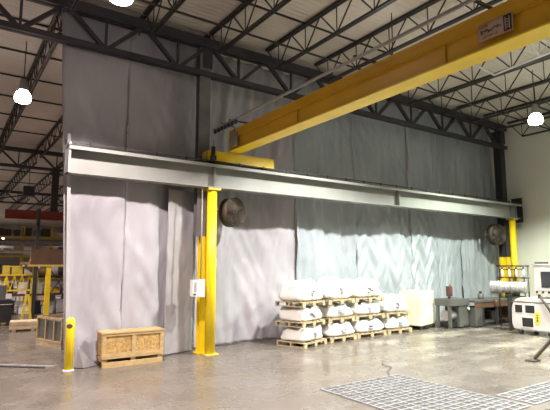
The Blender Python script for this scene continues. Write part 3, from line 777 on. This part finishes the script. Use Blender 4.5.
# ------------------------------------------------------------------ floor gratings
def grating(x0, x1, y0, y1, label, group=None):
    t = thing('floor_grating', label, 'grating', (0,0,0), 0, 'pale steel floor gratings')
    MB().box(x0, x1, y0, y1, 0.001, 0.004).build('pit_shadow_sheet', 'pit_shade', t).name = 'pit_shade_sheet'  # dark sheet laid on the floor, painted as shade below the bars
    mb = MB(); mb.box(x0-0.03, x1+0.03, y0-0.03, y0, 0.001, 0.016); mb.box(x0-0.03, x1+0.03, y1, y1+0.03, 0.001, 0.016); mb.box(x0-0.03, x0, y0, y1, 0.001, 0.016); mb.box(x1, x1+0.03, y0, y1, 0.001, 0.016)
    mb.build('frame', 'grate', t)
    mb = MB(); n = int((y1-y0)/0.125)
    for k in range(1, n): y = y0 + (y1-y0)*k/n; mb.box(x0, x1, y-0.013, y+0.013, 0.004, 0.014)
    mb.build('bearing_bars', 'grate', t)
    mb = MB(); n = int((x1-x0)/0.16)
    for k in range(1, n): x = x0 + (x1-x0)*k/n; mb.box(x-0.012, x+0.012, y0, y1, 0.004, 0.015)
    mb.build('cross_bars', 'grate', t)
grating(5.25, 7.05, 3.9, 6.30, 'large pale steel bar grating set in the floor at lower right')
grating(7.25, 9.2, 3.9, 4.45, 'narrower steel grating at the lower right corner beyond the large one')
tag(MB().tube([(6.9,6.35,0.012),(7.1,6.6,0.012),(7.45,6.8,0.012),(7.55,7.15,0.012),(7.9,7.45,0.012)], 0.006, 6).build('floor_cable', 'olive'), 'thin dark cable curving over the floor behind the large grating', 'cable')

# pale and dark strips laid on the floor at left
tag(MB().bar((0.2, 12.35, 0.006), (2.0, 10.72, 0.006), 0.10, 0.012).build('floor_streak_pale', 'silver'), 'pale strip on the floor left of the bollard', 'floor strip')
tag(MB().bar((0.2, 12.15, 0.008), (1.8, 10.66, 0.008), 0.05, 0.016).build('floor_streak_dark', 'black'), 'dark strip lying beside the pale floor strip at left', 'hose')  # dark streak on the floor, built as a thin bar

# ------------------------------------------------------------------ background at left: crates, racks, mezzanine
t = thing('slatted_crate', 'open timber crate with dark panels behind the bollard', 'crate', (2.10, 13.95, 0), R(-72))
L_, D2, hh = 1.25, 0.8, 0.72
for x in (0, L_/3, 2*L_/3, L_-0.05):
    MB().box(x, x+0.05, 0, 0.03, 0.12, hh).build('batten', 'wood', t); MB().box(x, x+0.05, D2-0.03, D2, 0.12, hh).build('batten', 'wood', t)
for z in (0.12, hh-0.04):
    mb = MB().box(0, L_, -0.005, 0.03, z, z+0.05); mb.box(0, L_, D2-0.03, D2+0.005, z, z+0.05); mb.box(0, 0.03, 0, D2, z, z+0.05); mb.box(L_-0.03, L_, 0, D2, z, z+0.05); mb.build('rail', 'wood', t)
MB().box(0.04, L_-0.04, 0.03, D2-0.03, 0.16, hh-0.08).build('wrapped_contents', 'grey_paint', t)
for y in (0.0, D2-0.09): MB().box(0, L_, y, y+0.09, 0, 0.12).build('skid', 'wood_pale', t)
t = thing('timber_bundle', 'low bundle of pale timber boards on the floor far left', 'timber', (1.80, 17.0, 0), R(-8))
for z in range(2): MB().box(0, 0.78, 0, 0.7, 0.06+z*0.12, 0.17+z*0.12, 0.01).build('board_layer', 'wood_pale', t)
for x in (0.08, 0.6): MB().box(x, x+0.1, 0, 0.7, 0, 0.06).build('bearer', 'wood', t)

# red runway beam in the far bay
t = thing('red_beam', 'dark red crane beam spanning the far bay at left', 'beam', (0, 25.4, 0))
MB().box(2.2, 9.0, -0.015, 0.015, 4.22, 4.62).build('web', 'red', t)
MB().box(2.2, 9.0, -0.15, 0.15, 4.58, 4.62).build('top_flange', 'red', t)
MB().box(2.2, 9.0, -0.15, 0.15, 4.20, 4.24).build('bottom_flange', 'red', t)
# mezzanine platform
t = thing('mezzanine', 'brown sided raised platform on dark and yellow legs at far left', 'platform', (0, 19.6, 0))
MB().box(2.62, 6.0, 0.0, 0.08, 2.05, 2.62).build('fascia_panel', 'brown', t)
MB().box(2.62, 6.0, 0.08, 3.0, 2.05, 2.15).build('deck', 'brown', t)
MB().box(2.55, 6.0, -0.02, 0.06, 1.98, 2.05).build('edge_strip', 'yellow_dull', t)
MB().box(2.75, 2.87, 0.02, 0.14, 0, 4.1).build('leg', 'steel_dark', t)
p = MB().box(3.18, 3.34, 0.05, 0.2, 0, 1.98).build('leg', 'yellow', t); p['label'] = 'yellow leg'
p = MB().box(4.2, 4.34, 0.05, 0.2, 0, 1.98).build('leg', 'yellow', t); p['label'] = 'yellow leg'
for a, b_ in (((3.3,0.1,0.9),(3.95,0.1,1.9)),((3.3,0.1,1.9),(3.95,0.1,0.9)),((3.3,0.1,0.9),(4.2,0.1,0.85))): MB().bar(a, b_, 0.03, 0.03).build('brace', 'steel_dark', t)
# yellow lattice rail and A-frame
t = thing('yellow_lattice_rail', 'yellow lattice guard rail in the far left work area', 'guard rail', (0, 21.5, 0))
for z in (1.02, 1.62): MB().box(1.3, 3.2, 0, 0.05, z, z+0.06).build('rail', 'yellow', t)
for k in range(7):
    x = 1.4 + k*0.27; MB().bar((x,0.02,1.05), (x+0.135,0.02,1.64), 0.03, 0.03).build('lattice_bar', 'yellow', t); MB().bar((x+0.135,0.02,1.64), (x+0.27,0.02,1.05), 0.03, 0.03).build('lattice_bar', 'yellow', t)
for x in (1.6, 3.0): MB().box(x, x+0.06, 0, 0.06, 0, 1.02).build('post', 'yellow_dull', t)
t = thing('yellow_trestle', 'yellow A-shaped trestle standing left of the dark platform leg', 'trestle', (2.55, 19.3, 0))
for s_ in (-1, 1): MB().bar((s_*0.16, 0, 0), (s_*0.03, 0, 1.0), 0.07, 0.06).build('leg', 'yellow', t)
MB().box(-0.12, 0.12, -0.02, 0.02, 0.35, 0.42).build('crossbar', 'yellow', t)
tag(MB().box(0, 0.10, 0, 0.1, 0, 1.55, 0.01).build('yellow_stanchion', 'yellow', None, (1.92, 20.4, 0)), 'bright yellow upright at the far left edge of the photo', 'stanchion')

# storage racks
rnd = random.Random(21)
def rack(x0, y0, n, label, levels=(0.05, 0.85, 1.6), um='steel_dark', bmn='steel_dark'):
    t = thing('storage_rack', label, 'rack', (x0, y0, 0))
    w = 1.5
    for k in range(n+1):
        for y in (0, 0.8): MB().box(k*w, k*w+0.06, y, y+0.06, 0, levels[-1]+0.7).build('upright', um, t)
    for z in levels[1:]:
        for y in (0, 0.8): MB().box(0, n*w, y, y+0.05, z-0.09, z).build('beam', bmn, t)
        MB().box(0, n*w, 0.05, 0.8, z-0.03, z-0.005).build('shelf', 'steel_grey', t)
    return t
kinds = [('box_grey','grey'),('white_paint','white'),('cardboard','brown'),('black','black'),('yellow_dull','yellow'),('olive','olive'),('light_grey','pale')]
def fill(x0, y0, n, where, levels):
    for li, z in enumerate(levels):
        x = 0.1; kk = 0
        while x < n*1.5 - 0.4:
            w = rnd.uniform(0.25, 0.5); h = rnd.uniform(0.22, 0.55); m, cn = rnd.choice(kinds)
            t = thing('storage_box', '%s box on the %s level of the %s, %s from left' % (cn, ['floor','middle','upper','topmost'][li], where, ordinal(min(kk,12))), 'box', (x0+x, y0+0.06, z), 0, 'boxes in the far racks')
            MB().box(0, w, 0, 0.55, 0, h*0.86).build('carton', m, t); MB().box(-0.008, w+0.008, -0.008, 0.558, h*0.86, h).build('lid', m, t)
            x += w + rnd.uniform(0.04, 0.2); kk += 1
rack(1.6, 22.6, 3, 'dark storage rack of mixed boxes behind the yellow lattice rail', um='yellow', bmn='rust')
fill(1.6, 22.6, 3, 'rack behind yellow rail', (0.02, 0.85, 1.6))
rack(2.2, 31.0, 4, 'distant yellow storage rack below the far red beam', (0.05, 1.3, 2.6, 3.7), 'yellow_dull', 'yellow_dull')
fill(2.2, 31.0, 4, 'rack below red beam', (0.02, 1.3, 2.6, 3.7))
t = thing('machine_tower', 'dark clustered machine with white parts at far left', 'machine', (1.55, 18.9, 0))
MB().box(0, 0.5, 0, 0.5, 0.1, 0.85, 0.02).build('base', 'black', t); MB().box(0.05, 0.3, -0.02, 0.1, 0.85, 1.35, 0.02).build('column', 'grey_paint', t)
MB().box(0.28, 0.46, -0.02, 0.2, 0.9, 1.05).build('panel', 'white_paint', t)
for x in (0.02, 0.40): MB().box(x, x+0.08, 0.0, 0.4, 0, 0.1).build('foot', 'steel_dark', t)
MB().tube([(0.0,-0.03,0.7),(0.5,-0.03,0.7)], 0.02, 6).build('grab_bar', 'conduit', t)
# high-level pipes / ducts in the distance
for j, (y, z, r_) in enumerate(((30, 3.35, 0.12),(34, 3.1, 0.16),(38, 4.3, 0.12),(28.5, 2.75, 0.08))):
    tag(MB().tube([(0.5, y, z), (12, y, z)], r_, 10).build('far_duct', 'light_grey' if j % 2 else 'steel_grey'),
        'long horizontal grey duct in the distance at left, %s from the camera' % ordinal([1,2,3,0][j]), 'duct', 'distant ducts')
tag(MB().tube([(-2, 24.4, 4.9), (1.5, 24.4, 4.9), (3.4, 24.4, 5.35)], 0.03, 8).build('far_pipe', 'steel_dark'), 'thin dark sloping pipe above the far red beam', 'pipe')
t = thing('unit_heater', 'small dark unit heater hanging under the far roof at left', 'heater', (2.95, 24.0, 5.35))
MB().box(-0.22, 0.22, -0.15, 0.15, -0.22, 0.22, 0.03).build('casing', 'black', t)
MB().tube([(0,0,0.22),(0,0,1.3)], 0.012, 6).build('hanger_rod', 'steel_dark', t)

# ------------------------------------------------------------------ world, camera, colour
w = bpy.data.worlds.new('World'); S.world = w; w.use_nodes = True
w.node_tree.nodes['Background'].inputs[0].default_value = (0.9, 0.85, 0.8, 1); w.node_tree.nodes['Background'].inputs[1].default_value = 0.02

PIT = math.atan(61/481.); AZ = R(55.6)
c, s_ = math.cos, math.sin
fw = Vector((c(PIT)*c(AZ), c(PIT)*s_(AZ), s_(PIT))); rt = Vector((s_(AZ), -c(AZ), 0)); up = rt.cross(fw)
cam = bpy.data.cameras.new('camera'); co = bpy.data.objects.new('camera', cam); C.objects.link(co)
cam.sensor_fit = 'HORIZONTAL'; cam.sensor_width = 36; cam.lens = 36*481/550; cam.clip_start = 0.05; cam.clip_end = 300
mw = Matrix.Identity(4)
for i in range(3): mw[i][0] = rt[i]; mw[i][1] = up[i]; mw[i][2] = -fw[i]
mw[0][3], mw[1][3], mw[2][3] = 0, 0, 2.0
co.matrix_world = mw
S.camera = co
S.view_settings.view_transform = 'Standard'; S.view_settings.look = 'None'
S.view_settings.gamma = 1; S.view_settings.use_curve_mapping = False
S.view_settings.exposure = 0.18
